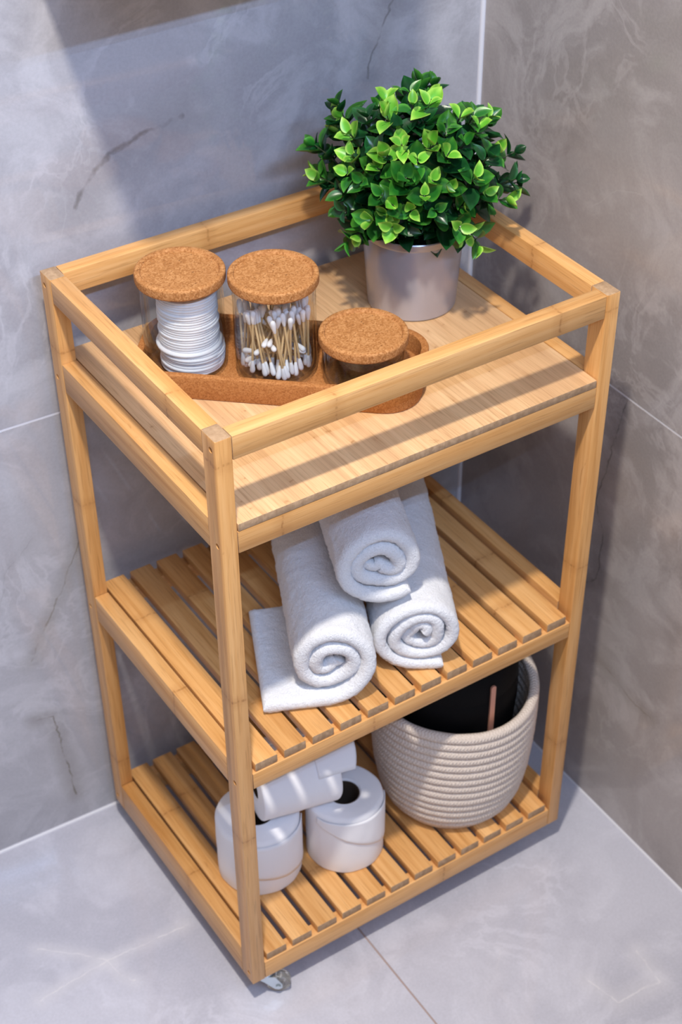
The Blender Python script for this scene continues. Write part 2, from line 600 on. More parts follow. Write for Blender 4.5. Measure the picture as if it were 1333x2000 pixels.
fl = link('floor', box_me('floor', (3.2, 3.2, 0.05), 0), None, (-0.6, -0.9, ZF - 0.025 - 0.0008), M['grout_brown'])
tag(fl, kind='structure')
JX = 0.1682
for x0, x1 in ((JX - 1.2, JX), (JX, CX + 0.06), (JX - 2.4, JX - 1.2)):
    for y0, y1 in ((-0.75, 0.47), (-1.95, -0.75)):
        g = 0.0011
        tm = box_me('tile', (x1 - x0 - 2 * g, y1 - y0 - 2 * g, 0.0085), 0.0005, 1)
        o = link('tile', tm, fl, ((x0 + x1) / 2 + 0.6, (y0 + y1) / 2 + 0.9, 0.025 + 0.0008 - 0.0085 / 2), M['tile_floor'])


def bead(name, a, b, r, mat):
    bm = bmesh.new()
    tube_bm(bm, [a, b], r, 10)
    o = link(name, from_bm(bm, name, True), None, (0, 0, 0), mat)
    tag(o, kind='structure')
    return o


cv = Vector((CX, CY, 0))
bead('trim_1', cv + Vector((-0.001, -0.0005, ZF)), cv + Vector((-0.001, -0.0005, 2.4)), 0.0034, M['grout_light'])
bead('trim_2', cv + Vector((0, 0, ZF)) + lnor * 0.0005, cv + ldir * 2.0 + Vector((0, 0, ZF)) + lnor * 0.0005, 0.0026, M['grout_light'])
bead('trim_3', cv + Vector((0, 0, ZF)) + rnor * 0.0003, cv + rdir * 2.2 + Vector((0, 0, ZF)) + rnor * 0.0003, 0.0018, M['grout_light'])

# unseen box added above the view, shaped to throw the top left shade
sbox = empty('shade_box', (0.165, 0.27, 1.148))
tag(sbox, 'unseen white box added on the wall above the bamboo trolley to cast a shadow', 'shadow caster')
link('body', box_me('body', (0.27, 0.19, 0.6), 0.002), sbox, (0, 0.005, 0.30), M['white_paint'])
link('front_panel', box_me('front_panel', (0.133, 0.016, 0.596), 0.002), sbox, (-0.068, -0.099, 0.30), M['white_paint'])
link('front_panel', box_me('front_panel', (0.133, 0.016, 0.596), 0.002), sbox, (0.068, -0.099, 0.30), M['white_paint'])

# ------------------------------------------------------------------ trolley
W, D, H = 0.4685, 0.3581, 0.80
PX, PY = 0.0174, 0.0245
RT = 0.0174
TR = empty('trolley', (W / 2, D / 2, ZF))
tag(TR, 'three tier bamboo trolley on casters standing in the tiled corner', 'trolley')
TO = Vector(TR.location)


def wood_box(name, lo, hi, axis, bev=0.0009, mat=None, me=None):
    size = [h - l for l, h in zip(lo, hi)]
    if me is None:
        me = box_me(name, size, bev, 2, axis)
        me.materials.append(mat or M['wood'][axis])
        me.materials.append(M['wood_end'])
    o = bpy.data.objects.new(name, me)
    COL.objects.link(o)
    o.parent = TR
    o.location = Vector([(l + h) / 2 for l, h in zip(lo, hi)]) - TO
    return o


# posts; the left ones have screw holes bored into their outer faces
dg = bpy.context.evaluated_depsgraph_get
for ix in (0, 1):
    for iy in (0, 1):
        x0 = ix * (W - PX)
        y0 = iy * (D - PY)
        p = wood_box('post', (x0, y0, 0), (x0 + PX, y0 + PY, H), 2, 0.0012)
        yc = (RT / 2 if iy == 0 else D - RT / 2)
        bm = bmesh.new()
        for z in (0.787, 0.676, 0.350, 0.0150):
            mt = Matrix.Translation((0 if ix == 0 else W, yc, z)) @ Matrix.Rotation(PI / 2, 4, 'Y')
            bmesh.ops.create_cone(bm, cap_ends=True, segments=20, radius1=0.0031, radius2=0.0031, depth=0.014, matrix=mt)
        cm = from_bm(bm, 'bore')
        co = link('bore', cm, None, (0, 0, 0))
        md = p.modifiers.new('bore', 'BOOLEAN')
        md.operation = 'DIFFERENCE'
        md.solver = 'EXACT'
        md.object = co
        bpy.context.view_layer.update()
        nm = bpy.data.meshes.new_from_object(p.evaluated_get(dg()))
        p.modifiers.clear()
        p.data = nm
        bpy.data.objects.remove(co)
        for z in (0.787, 0.676, 0.350, 0.0150):
            s = link('screw', lathe_me('screw', [(0, 0.0006), (0.0011, 0.0006), (0.0013, 0.0010), (0.0023, 0.0010), (0.0026, 0.0004), (0.0026, 0)], 14),
                     TR, Vector((x0 + 0.0068 if ix == 0 else W - 0.0068, yc, z)) - TO, M['zinc'])
            s.rotation_euler = (0, -PI / 2 if ix == 0 else PI / 2, 0)

E0 = 0.0004
FRAILS = [(0.7735, H - 0.0003), (0.665, 0.6905), (0.3368, 0.3597), (0.0, 0.0301)]
SRAILS = [(0.7735, H - 0.0003), (0.665, 0.6997), (0.3385, 0.3754), (0.0, 0.0461)]
for z0, z1 in FRAILS:
    for y0 in (0.0003, D - RT - 0.0003):
        wood_box('rail', (PX + E0, y0, z0), (W - PX - E0, y0 + RT, z1), 0)
for z0, z1 in SRAILS:
    for x0 in (0.0002, W - RT - 0.0002):
        wood_box('rail', (x0, PY + E0, z0), (x0 + RT, D - PY - E0, z1), 1)
wood_box('shelf_board', (PX + 0.0012, 0.0002, 0.6907), (W - PX - 0.0012, D - 0.0002, 0.6997), 1, 0.0008, M['wood_board'])
slat = None
for zb in (0.3597, 0.0301):
    for i in range(12):
        x0 = 0.0213 + i * 0.03593
        lo, hi = (x0 + 0.0006, 0.0018, zb + 0.0001), (x0 + 0.0284, D - 0.0018, zb + 0.0122)
        o = wood_box('slat', lo, hi, 1, 0.0011, None, slat)
        slat = o.data

# casters
wheel_me = lathe_me('wheel', arc(0.0125, 0.0045, 0.0025, 90, 0, 5) + arc(0.0125, -0.0045, 0.0025, 0, -90, 5) + [(0.008, -0.0070), (0.007, -0.005), (0.0025, -0.005), (0.0025, 0.005), (0.007, 0.005), (0.008, 0.007)], 32, True)
wheel_me.materials.append(M['plastic'])


def caster_me():
    bm = bmesh.new()
    # top plate
    bmesh.ops.create_cone(bm, cap_ends=True, segments=24, radius1=0.0125, radius2=0.0125, depth=0.002, matrix=Matrix.Translation((0, 0, -0.0012)))
    bmesh.ops.create_cone(bm, cap_ends=True, segments=24, radius1=0.0105, radius2=0.0105, depth=0.003, matrix=Matrix.Translation((0, 0, -0.0050)))
    # two side plates, local x = trail direction, y = axle
    for sy in (-1, 1):
        y = sy * 0.0092
        outl = [(-0.012, -0.0065), (0.013, -0.0065), (0.0215, -0.021), (0.0215, -0.0275), (0.017, -0.0310), (0.0125, -0.0300), (0.0, -0.0165)]
        a = [bm.verts.new((px, y - 0.0008, pz)) for px, pz in outl]
        b = [bm.verts.new((px, y + 0.0008, pz)) for px, pz in outl]
        bm.faces.new(a)
        bm.faces.new(b[::-1])
        for i in range(len(a)):
            j = (i + 1) % len(a)
            bm.faces.new((a[i], b[i], b[j], a[j]))
    m = Matrix.Translation((0.0, 0, -0.0068)) @ Matrix.Diagonal((0.024, 0.0200, 0.0012, 1))
    bmesh.ops.create_cube(bm, size=1, matrix=m)
    return from_bm(bm, 'caster', True)


cas_me = caster_me()
cas_me.materials.append(M['zinc'])
ax_bm = bmesh.new()
bmesh.ops.create_cone(ax_bm, cap_ends=True, segments=12, radius1=0.0022, radius2=0.0022, depth=0.0222)
bmesh.ops.create_cone(ax_bm, cap_ends=True, segments=6, radius1=0.0036, radius2=0.0036, depth=0.0017, matrix=Matrix.Translation((0, 0, 0.0110)))
bmesh.ops.create_cone(ax_bm, cap_ends=True, segments=6, radius1=0.0036, radius2=0.0036, depth=0.0017, matrix=Matrix.Translation((0, 0, -0.0110)))
ax_me = from_bm(ax_bm, 'axle', True)
ax_me.materials.append(M['zinc'])
for (x, y, ang) in ((0.024, 0.014, -32), (W - 0.050, 0.028, 70), (0.030, D - 0.026, 20), (W - 0.03, D - 0.026, -100)):
    c = link('caster', cas_me, TR, Vector((x, y, 0)) - TO)
    c.rotation_euler = (0, 0, R(ang))
    wh = link('wheel', wheel_me, c, (0.0165, 0, -0.0250))
    wh.rotation_euler = (PI / 2, 0, 0)
    axl = link('axle', ax_me, c, (0.0165, 0, -0.0250))
    axl.rotation_euler = (PI / 2, 0, 0)

# ------------------------------------------------------------------ cork tray
ZB = 0.6998
J1, J2, J3 = (0.1066, 0.2545), (0.1807, 0.1965), (0.2466, 0.1328)
ta = math.atan2(-0.66, 0.75)


def rrect(hx, hy, r, n=10):
    pts = []
    for sx, sy, a0 in ((1, 1, 0), (-1, 1, 90), (-1, -1, 180), (1, -1, 270)):
        for i in range(n + 1):
            a = R(a0 + 90 * i / n)
            pts.append((sx * (hx - r) + r * math.cos(a), sy * (hy - r) + r * math.sin(a)))
    return pts


def loft(name, loops, cap0=True, cap1=True):
    vs, fs = [], []
    n = len(loops[0])
    for lp in loops:
        vs += lp
    for k in range(len(loops) - 1):
        for i in range(n):
            j = (i + 1) % n
            fs.append((k * n + i, k * n + j, (k + 1) * n + j, (k + 1) * n + i))
    if cap0:
        fs.append(tuple(range(n))[::-1])
    if cap1:
        fs.append(tuple(range((len(loops) - 1) * n, len(loops) * n)))
    me = bpy.data.meshes.new(name)
    me.from_pydata(vs, [], fs)
    bm = bmesh.new()
    bm.from_mesh(me)
    bmesh.ops.recalc_face_normals(bm, faces=bm.faces)
    bm.to_mesh(me)
    bm.free()
    smooth(me, R(40))
    return me


HX, HY, TH = 0.150, 0.0625, 0.0285
lps = []
for (ins, z) in ((0.0045, 0.0), (0.0025, 0.0008), (0.0018, 0.003), (0.0, TH - 0.002), (0.0006, TH - 0.0006), (0.002, TH), (0.0065, TH), (0.0080, TH - 0.0007), (0.0086, TH - 0.003), (0.0100, 0.0085), (0.0125, 0.0062)):
    lps.append([(x, y, z) for x, y in rrect(HX - ins, HY - ins, 0.040 - ins)])
tray = link('tray', loft('tray', lps), None, (J2[0] + 0.0045, J2[1] - 0.0045, ZB), M['cork_tray'])
tray.rotation_euler = (0, 0, ta)
tag(tray, 'long brown cork tray with rounded ends holding three lidded jars', 'tray')
ZJ = ZB + 0.0063

# ------------------------------------------------------------------ jars
RG, RL = 0.0424, 0.0460


def jar(xy, lid_top, label):
    e = empty('glass_jar', (xy[0], xy[1], ZJ))
    tag(e, label, 'jar', 'cork lidded glass jars on the cork tray')
    h = lid_top - ZJ
    gh = h - 0.0130
    prof = [(0, 0.0005), (RG - 0.008, 0.0005)] + arc(RG - 0.007, 0.0075, 0.007, -80, 0, 6) + [(RG, gh - 0.0008), (RG - 0.001, gh), (RG - 0.0022, gh - 0.0008)] \
        + [(RG - 0.0026, 0.010)] + arc(RG - 0.0085, 0.0095, 0.0055, -5, -90, 5) + [(0, 0.0040)]
    link('glass_body', lathe_me('glass_body', prof, 72), e, (0, 0, 0), M['glass'])
    b = gh + 0.0003
    t_ = 0.0127
    lp = [(0, -0.0022), (RG - 0.0044, -0.0022), (RG - 0.0036, -0.0016), (RG - 0.0034, 0.0), (RL - 0.0030, 0.0)] + arc(RL - 0.0035, 0.0035, 0.0035, -75, 0, 5) \
        + [(RL, t_ - 0.0032)] + arc(RL - 0.0030, t_ - 0.0030, 0.0030, 10, 90, 5) + [(RL - 0.0054, t_ - 0.0001), (RL - 0.0062, t_ - 0.0010), (RL - 0.0070, t_ - 0.0026), (RL - 0.012, t_ - 0.0032), (RL * 0.4, t_ - 0.0040), (0, t_ - 0.0042)]
    link('lid', lathe_me('lid', lp, 72), e, (0, 0, b), M['cork'])
    return e


jar(J1, 0.8185, 'tall glass jar of cotton pads with a cork lid, left end of the tray')
jar(J2, 0.8198, 'tall glass jar of cotton swabs with a cork lid, middle of the tray')
jar(J3, 0.7615, 'short empty glass jar with a cork lid, right end of the tray')

# cotton pads: one stack in the first jar
random.seed(3)
pr = 0.0325
pad_th = 0.00295
pad_me = lathe_me('cotton_pad', [(0, 0.0001), (pr * 0.6, 0.0001), (pr - 0.0012, 0.0001), (pr - 0.0004, 0.0004), (pr, 0.0012), (pr, 0.0019), (pr - 0.0004, 0.0026), (pr - 0.0012, pad_th - 0.0001), (pr * 0.6, pad_th - 0.0001), (0, pad_th - 0.0001)], 48)
pad_me.materials.append(M['cotton'])
npad = 29
for i in range(npad):
    f = i / (npad - 1)
    dx, dy = 0.0052, -0.0030
    if i < 8:
        dx += 0.0006 + random.uniform(-0.0010, 0.0012)
        dy += -0.0006 + random.uniform(-0.0010, 0.0010)
    else:
        dx += -0.0012 + random.uniform(-0.0006, 0.0006)
        dy += 0.0004 + random.uniform(-0.0006, 0.0006)
    o = link('cotton_pad', pad_me, None, (J1[0] + dx, J1[1] + dy, ZJ + 0.0042 + i * pad_th))
    k = 1.0 if i != 8 else 1.06
    if i > 8:
        k = 0.955 + random.uniform(-0.01, 0.01)
    elif i < 8:
        k = 1.02 + random.uniform(-0.02, 0.02)
    o.scale = (k, k, 1)
    o.rotation_euler = (0, 0, random.uniform(0, 6))
    tag(o, 'round white cotton pad in the stack inside the left glass jar', 'cotton pad', 'cotton pads stacked in the left jar')

# cotton swabs in the second jar
rng = np.random.default_rng(11)
SL = 0.070


def segdist(p1, q1, p2, q2):
    d1, d2, r = q1 - p1, q2 - p2, p1 - p2
    a, e, f = d1 @ d1, d2 @ d2, d2 @ r
    c, b = d1 @ r, d1 @ d2
    den = a * e - b * b
    s = np.clip((b * f - c * e) / den, 0, 1) if den > 1e-12 else 0.0
    tt = (b * s + f) / e
    if tt < 0:
        tt, s = 0.0, np.clip(-c / a, 0, 1)
    elif tt > 1:
        tt, s = 1.0, np.clip((b - c) / a, 0, 1)
    return np.linalg.norm(p1 + d1 * s - p2 - d2 * tt)


segs = []
RI = 0.0362
ztop = 0.8198 - 0.0130 - 0.012 - ZJ
tries = 0
while len(segs) < 80 and tries < 60000:
    tries += 1
    lying = len(segs) < 9
    if lying:
        z0 = rng.uniform(0.020, 0.048)
        a = rng.uniform(0, 2 * PI)
        off = rng.uniform(-0.012, 0.012)
        d = np.array([math.cos(a), math.sin(a), rng.uniform(-0.25, 0.25)])
        nrm = np.array([-math.sin(a), math.cos(a), 0])
        L = SL * 0.96
        c0 = nrm * off + np.array([0, 0, z0])
        p, q = c0 - d * L / 2, c0 + d * L / 2
    else:
        a, rr = rng.uniform(0, 2 * PI), RI * math.sqrt(rng.uniform(0.02, 1))
        p = np.array([rr * math.cos(a), rr * math.sin(a), rng.uniform(0.0065, 0.012)])
        a, rr = rng.uniform(0, 2 * PI), RI * math.sqrt(rng.uniform(0.05, 1))
        q = np.array([rr * math.cos(a), rr * math.sin(a), 0])
        hh = SL ** 2 - ((q - p)[:2] @ (q - p)[:2])
        if hh < 0.045 ** 2:
            continue
        q[2] = p[2] + math.sqrt(hh)
    if max(np.hypot(*p[:2]), np.hypot(*q[:2])) > RI + (0.0005 if not lying else 0.0015) or max(p[2], q[2]) > ztop:
        continue
    if any(segdist(p, q, a, b) < 0.0029 for a, b in segs):
        continue
    segs.append((p, q))
bm = bmesh.new()
tube_bm(bm, [(0, 0, -SL / 2 + 0.004), (0, 0, SL / 2 - 0.004)], 0.00120, 8)
stick_me = from_bm(bm, 'cotton_swab', True)
stick_me.materials.append(M['stick'])
tip_me = lathe_me('cotton_tip', [(0, 0.0080), (0.0012, 0.0077), (0.0023, 0.0067), (0.00285, 0.0050), (0.00285, 0.0030), (0.0023, -0.0015), (0.0015, -0.0062), (0.0009, -0.0072), (0, -0.0073)], 12)
tip_me.materials.append(M['cotton'])
proto = None
for p, q in segs:
    c0 = (p + q) / 2
    d = Vector((q - p)).normalized()
    o = link('cotton_swab', stick_me, None, (J2[0] + c0[0], J2[1] + c0[1], ZJ + c0[2]))
    o.rotation_euler = d.to_track_quat('Z', 'Y').to_euler()
    tag(o, 'cotton swab with a bamboo stick among others inside the middle glass jar', 'cotton swab', 'cotton swabs in the middle jar')
    for s in (1, -1):
        tp = link('cotton_tip', tip_me, o, (0, 0, s * (SL / 2 - 0.0072)))
        if s < 0:
            tp.rotation_euler = (PI, 0, 0)

# ------------------------------------------------------------------ potted plant
PC = (0.3823, 0.2395)
PT = empty('potted_plant', (PC[0], PC[1], ZB))
tag(PT, 'bushy small leaved green plant in a grey metal pot on the top shelf', 'plant')
ph, r0, r1 = 0.0972, 0.0490, 0.0563
pp = [(0, 0), (r0 - 0.002, 0), (r0, 0.0016), (r0 + (r1 - r0) * 0.9 - 0.0006, ph * 0.90), (r1 - 0.0014, ph * 0.905), (r1 - 0.0004, ph * 0.925), (r1, ph - 0.001), (r1 - 0.0007, ph), (r1 - 0.0016, ph - 0.0008), (r1 - 0.0022, ph * 0.8), (r0 - 0.003, 0.004), (0, 0.004)]
link('pot', lathe_me('pot', pp, 96), PT, (0, 0, 0), M['pot'])
sp_ = [(0, ph - 0.012), (0.02, ph - 0.011), (0.04, ph - 0.013), (r1 - 0.0032, ph - 0.016), (r1 - 0.0034, ph - 0.03), (0, ph - 0.03)]
link('soil', lathe_me('soil', sp_, 40), PT, (0, 0, 0), M['soil'])


def leaf_me(name, mat, L, Wd, cup, bend, tipcurl=0.0):
    nu, nv = 8, 3
    vs, fs, rim = [], [], []
    for i in range(nu + 1):
        u = i / nu
        w_ = Wd * 0.5 * (math.sin(PI * min(1, u ** 0.80)) ** 0.72) if 0 < u < 1 else 0.0
        if u > 0.80:
            w_ = min(w_, Wd * 0.5 * (1 - u) * 2.9)
        w_ = max(w_, 0.0004)
        zc = bend * u * u * L
        for j in range(-nv, nv + 1):
            v = j / nv
            vs.append((L * u * (1 - 0.15 * abs(bend) * u), w_ * v * (1 - 0.10 * cup * abs(v)), zc + cup * 0.55 * w_ * v * v - 0.0006 * (1 - abs(v)) * (0.2 < u < 0.95)))
            rim.append(max(abs(v), (u - 0.25) / 0.75 if u > 0.25 else 0.0))
    k = 2 * nv + 1
    for i in range(nu):
        for j in range(k - 1):
            a = i * k + j
            fs.append((a, a + 1, a + 1 + k, a + k))
    me = bpy.data.meshes.new(name)
    me.from_pydata(vs, [], fs)
    at = me.attributes.new('rim', 'FLOAT', 'POINT')
    at.data.foreach_set('value', rim)
    smooth(me)
    me.materials.append(mat)
    return me


LM = []
for mi in range(3):
    LM.append([leaf_me('leaf', M['leaf'][mi], 1.0, wd, cup, bd) for wd, cup, bd in ((0.82, 0.9, 0.10), (0.72, 0.7, -0.18), (0.78, 1.1, 0.25), (0.66, 0.6, -0.30))])

TIPS = [(-0.027, -0.013, 0.108), (-0.025, -0.045, 0.1), (-0.054, -0.005, 0.098), (-0.075, 0.059, 0.059), (-0.085, 0.06, 0.042), (-0.096, 0.071, 0.022), (-0.103, 0.061, -0.005), (-0.105, -0.03, 0.023), (-0.096, -0.057, 0.015), (-0.094, -0.06, -0.012), (-0.09, 0.011, -0.071), (-0.089, -0.033, 0.059), (-0.084, -0.048, 0.057), (-0.037, -0.052, 0.092), (-0.039, -0.035, 0.099), (-0.02, -0.075, 0.081), (-0.061, -0.076, 0.055), (-0.026, -0.096, 0.051), (0.016, -0.1, 0.049), (0.032, -0.095, 0.05), (0.064, -0.092, 0.006), (0.05, -0.1, -0.013), (-0.033, -0.104, 0.023), (0.024, -0.079, 0.076), (0.021, -0.069, 0.086), (0.001, -0.1, -0.051), (-0.024, -0.107, -0.02), (-0.051, -0.1, 0.001), (-0.074, -0.084, -0.002), (-0.087, -0.068, -0.02), (0.017, -0.111, 0.006), (-0.11, -0.008, -0.019), (-0.103, -0.003, 0.044), (-0.077, 0.003, 0.081), (-0.065, -0.041, 0.082), (0.002, -0.069, 0.089), (-0.002, -0.089, 0.068), (-0.012, -0.035, 0.106), (-0.1, -0.022, -0.046), (-0.111, 0.009, -0.009), (-0.074, -0.074, 0.038), (-0.051, -0.094, 0.035), (-0.005, -0.107, 0.033), (-0.093, 0.007, 0.062), (-0.088, -0.069, 0.007), (-0.061, -0.091, 0.02), (-0.068, -0.055, 0.069), (-0.043, -0.076, 0.071), (-0.095, -0.042, 0.041), (-0.109, -0.004, 0.024), (-0.101, -0.046, -0.017), (-0.015, -0.111, -0.002), (-0.031, -0.09, 0.06), (-0.065, -0.024, 0.088)]
SPRIGS = [(0.115, -0.020, -0.005), (0.088, -0.060, -0.018), (-0.104, 0.056, 0.031), (-0.108, 0.040, 0.000), (-0.074, 0.056, 0.070), (0.015, -0.092, -0.060), (-0.101, -0.004, -0.060), (0.060, -0.040, 0.058)]
CEN = Vector((0.384, 0.230, 0.862))
random.seed(21)
tips = [(CEN + Vector(t_) * 0.96 * random.uniform(0.84, 0.97), True) for t_ in TIPS]
tips += [(CEN + Vector(t_) * 0.94, True) for t_ in SPRIGS]
while len(tips) < 90:      # the sides and back of the bush
    d = Vector((random.gauss(0, 1), random.gauss(0, 1), random.gauss(0.25, 0.8))).normalized()
    if d.z < -0.55:
        continue
    facing = d.dot(Vector((-0.5, -0.75, 0.43)))
    rad = random.uniform(0.072, 0.096)
    if facing > 0.25:
        rad = random.uniform(0.058, 0.080)
    tips.append((CEN + d * rad, False))
soilz = ZB + ph - 0.012
stem_bm = bmesh.new()
leaves = []
CAMP = Vector((-0.539, -1.041, 1.644))


def inside_room(p, m=0.006):
    # keep leaves off the walls
    wl = (p - Vector((CX, CY, p.z))).dot(lnor)
    wr = (p - Vector((CX, CY, p.z))).dot(rnor)
    return wl > m and wr > m


for tip, main in tips:
    out = Vector((tip.x - PC[0], tip.y - PC[1], 0))
    base = Vector((PC[0], PC[1], soilz)) + out * random.uniform(0.12, 0.32)
    if out.length > 1e-4:
        base += out.normalized() * 0.004
    if (Vector((base.x - PC[0], base.y - PC[1]))).length > 0.045:
        base = Vector((PC[0], PC[1], soilz)) + out.normalized() * 0.044
    low = tip.z < ZB + ph + 0.03
    midp = base.lerp(tip, 0.5) + Vector((0, 0, 0.022 if not low else 0.045))
    pts = []
    for i in range(15):
        u = i / 14
        pts.append(base * (1 - u) ** 2 + midp * 2 * u * (1 - u) + tip * u * u)
    if not all(inside_room(q, 0.010) for q in pts):
        for q in pts:
            wl = (q - Vector((CX, CY, q.z))).dot(lnor)
            if wl < 0.012:
                q += lnor * (0.012 - wl)
    tube_bm(stem_bm, [p - Vector(PT.location) for p in pts], [0.0013 * (1 - 0.5 * i / 14) for i in range(15)], 5)
    total = sum((pts[i + 1] - pts[i]).length for i in range(14))
    s_ = total
    k = 0
    ph0 = random.uniform(0, PI)
    hue_shift = random.random()
    while s_ > max(0.018, total * 0.22) and k < 6:
        # point at arclength s_
        acc = 0
        for i in range(14):
            l = (pts[i + 1] - pts[i]).length
            if acc + l >= s_ or i == 13:
                f = min(1, (s_ - acc) / l)
                P = pts[i].lerp(pts[i + 1], f)
                T = (pts[i + 1] - pts[i]).normalized()
                break
            acc += l
        sx = T.orthogonal().normalized()
        sy = T.cross(sx)
        L = (0.0175, 0.0240, 0.0280, 0.0285, 0.027, 0.026)[k] * random.uniform(0.82, 1.14)
        opening = (R(38), R(58), R(70), R(78), R(82), R(85))[k] + random.uniform(-0.15, 0.15)
        for side in (0, 1):
            an = ph0 + k * PI / 2 + side * PI + random.uniform(-0.25, 0.25)
            rad = math.cos(an) * sx + math.sin(an) * sy
            dr = (T * math.cos(opening) + rad * math.sin(opening))
            dr = (dr + Vector((0, 0, 0.12))).normalized()
            nz = (T - dr * T.dot(dr)).normalized()
            yv = nz.cross(dr)
            if k == 0:
                mi = 2 if (main and hue_shift < 0.62) or hue_shift < 0.15 else (1 if hue_shift < 0.88 else 0)
            elif k == 1:
                mi = (2 if hue_shift < 0.18 else 1 if hue_shift < 0.72 else 0) if main else (1 if hue_shift < 0.35 else 0)
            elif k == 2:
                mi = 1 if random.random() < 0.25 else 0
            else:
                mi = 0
            if not inside_room(P + dr * L, 0.002):
                continue
            if (P + dr * L).z < ZB + 0.004:
                continue
            mt = Matrix((dr, yv, nz)).transposed().to_4x4()
            mt = Matrix.Translation(P - Vector(PT.location) + rad * 0.0008) @ mt @ Matrix.Diagonal((L, L, L, 1))
            face = (P - CEN).normalized().dot((CAMP - CEN).normalized())
            leaves.append((face + (0.5 if k < 2 else 0) - 0.15 * k, mi, random.randrange(4), mt))
        s_ -= (0.0085, 0.0145, 0.019, 0.020, 0.020, 0.020)[k]
        k += 1
st = link('stems', from_bm(stem_bm, 'stems', True), PT, (0, 0, 0), M['stem'])
tag(st, kind='stuff')
leaves.sort(key=lambda l: -l[0])
for sc_, mi, vi, mt in leaves[:295]:
    o = link('leaf', LM[mi][vi], PT)
    o.matrix_local = mt
vs, fs, rm, mid = [], [], [], []
for sc_, mi, vi, mt in leaves[295:]:
    me = LM[mi][vi]
    b0 = len(vs)
    vs += [tuple(mt @ v.co) for v in me.vertices]
    fs += [tuple(b0 + i for i in p.vertices) for p in me.polygons]
    rm += [d.value for d in me.attributes['rim'].data]
    mid += [mi] * len(me.polygons)
me = bpy.data.meshes.new('foliage')
me.from_pydata(vs, [], fs)
me.attributes.new('rim', 'FLOAT', 'POINT').data.foreach_set('value', rm)
for m_ in M['leaf']:
    me.materials.append(m_)
me.polygons.foreach_set('material_index', mid)
smooth(me)
tag(link('foliage', me, PT), kind='stuff')


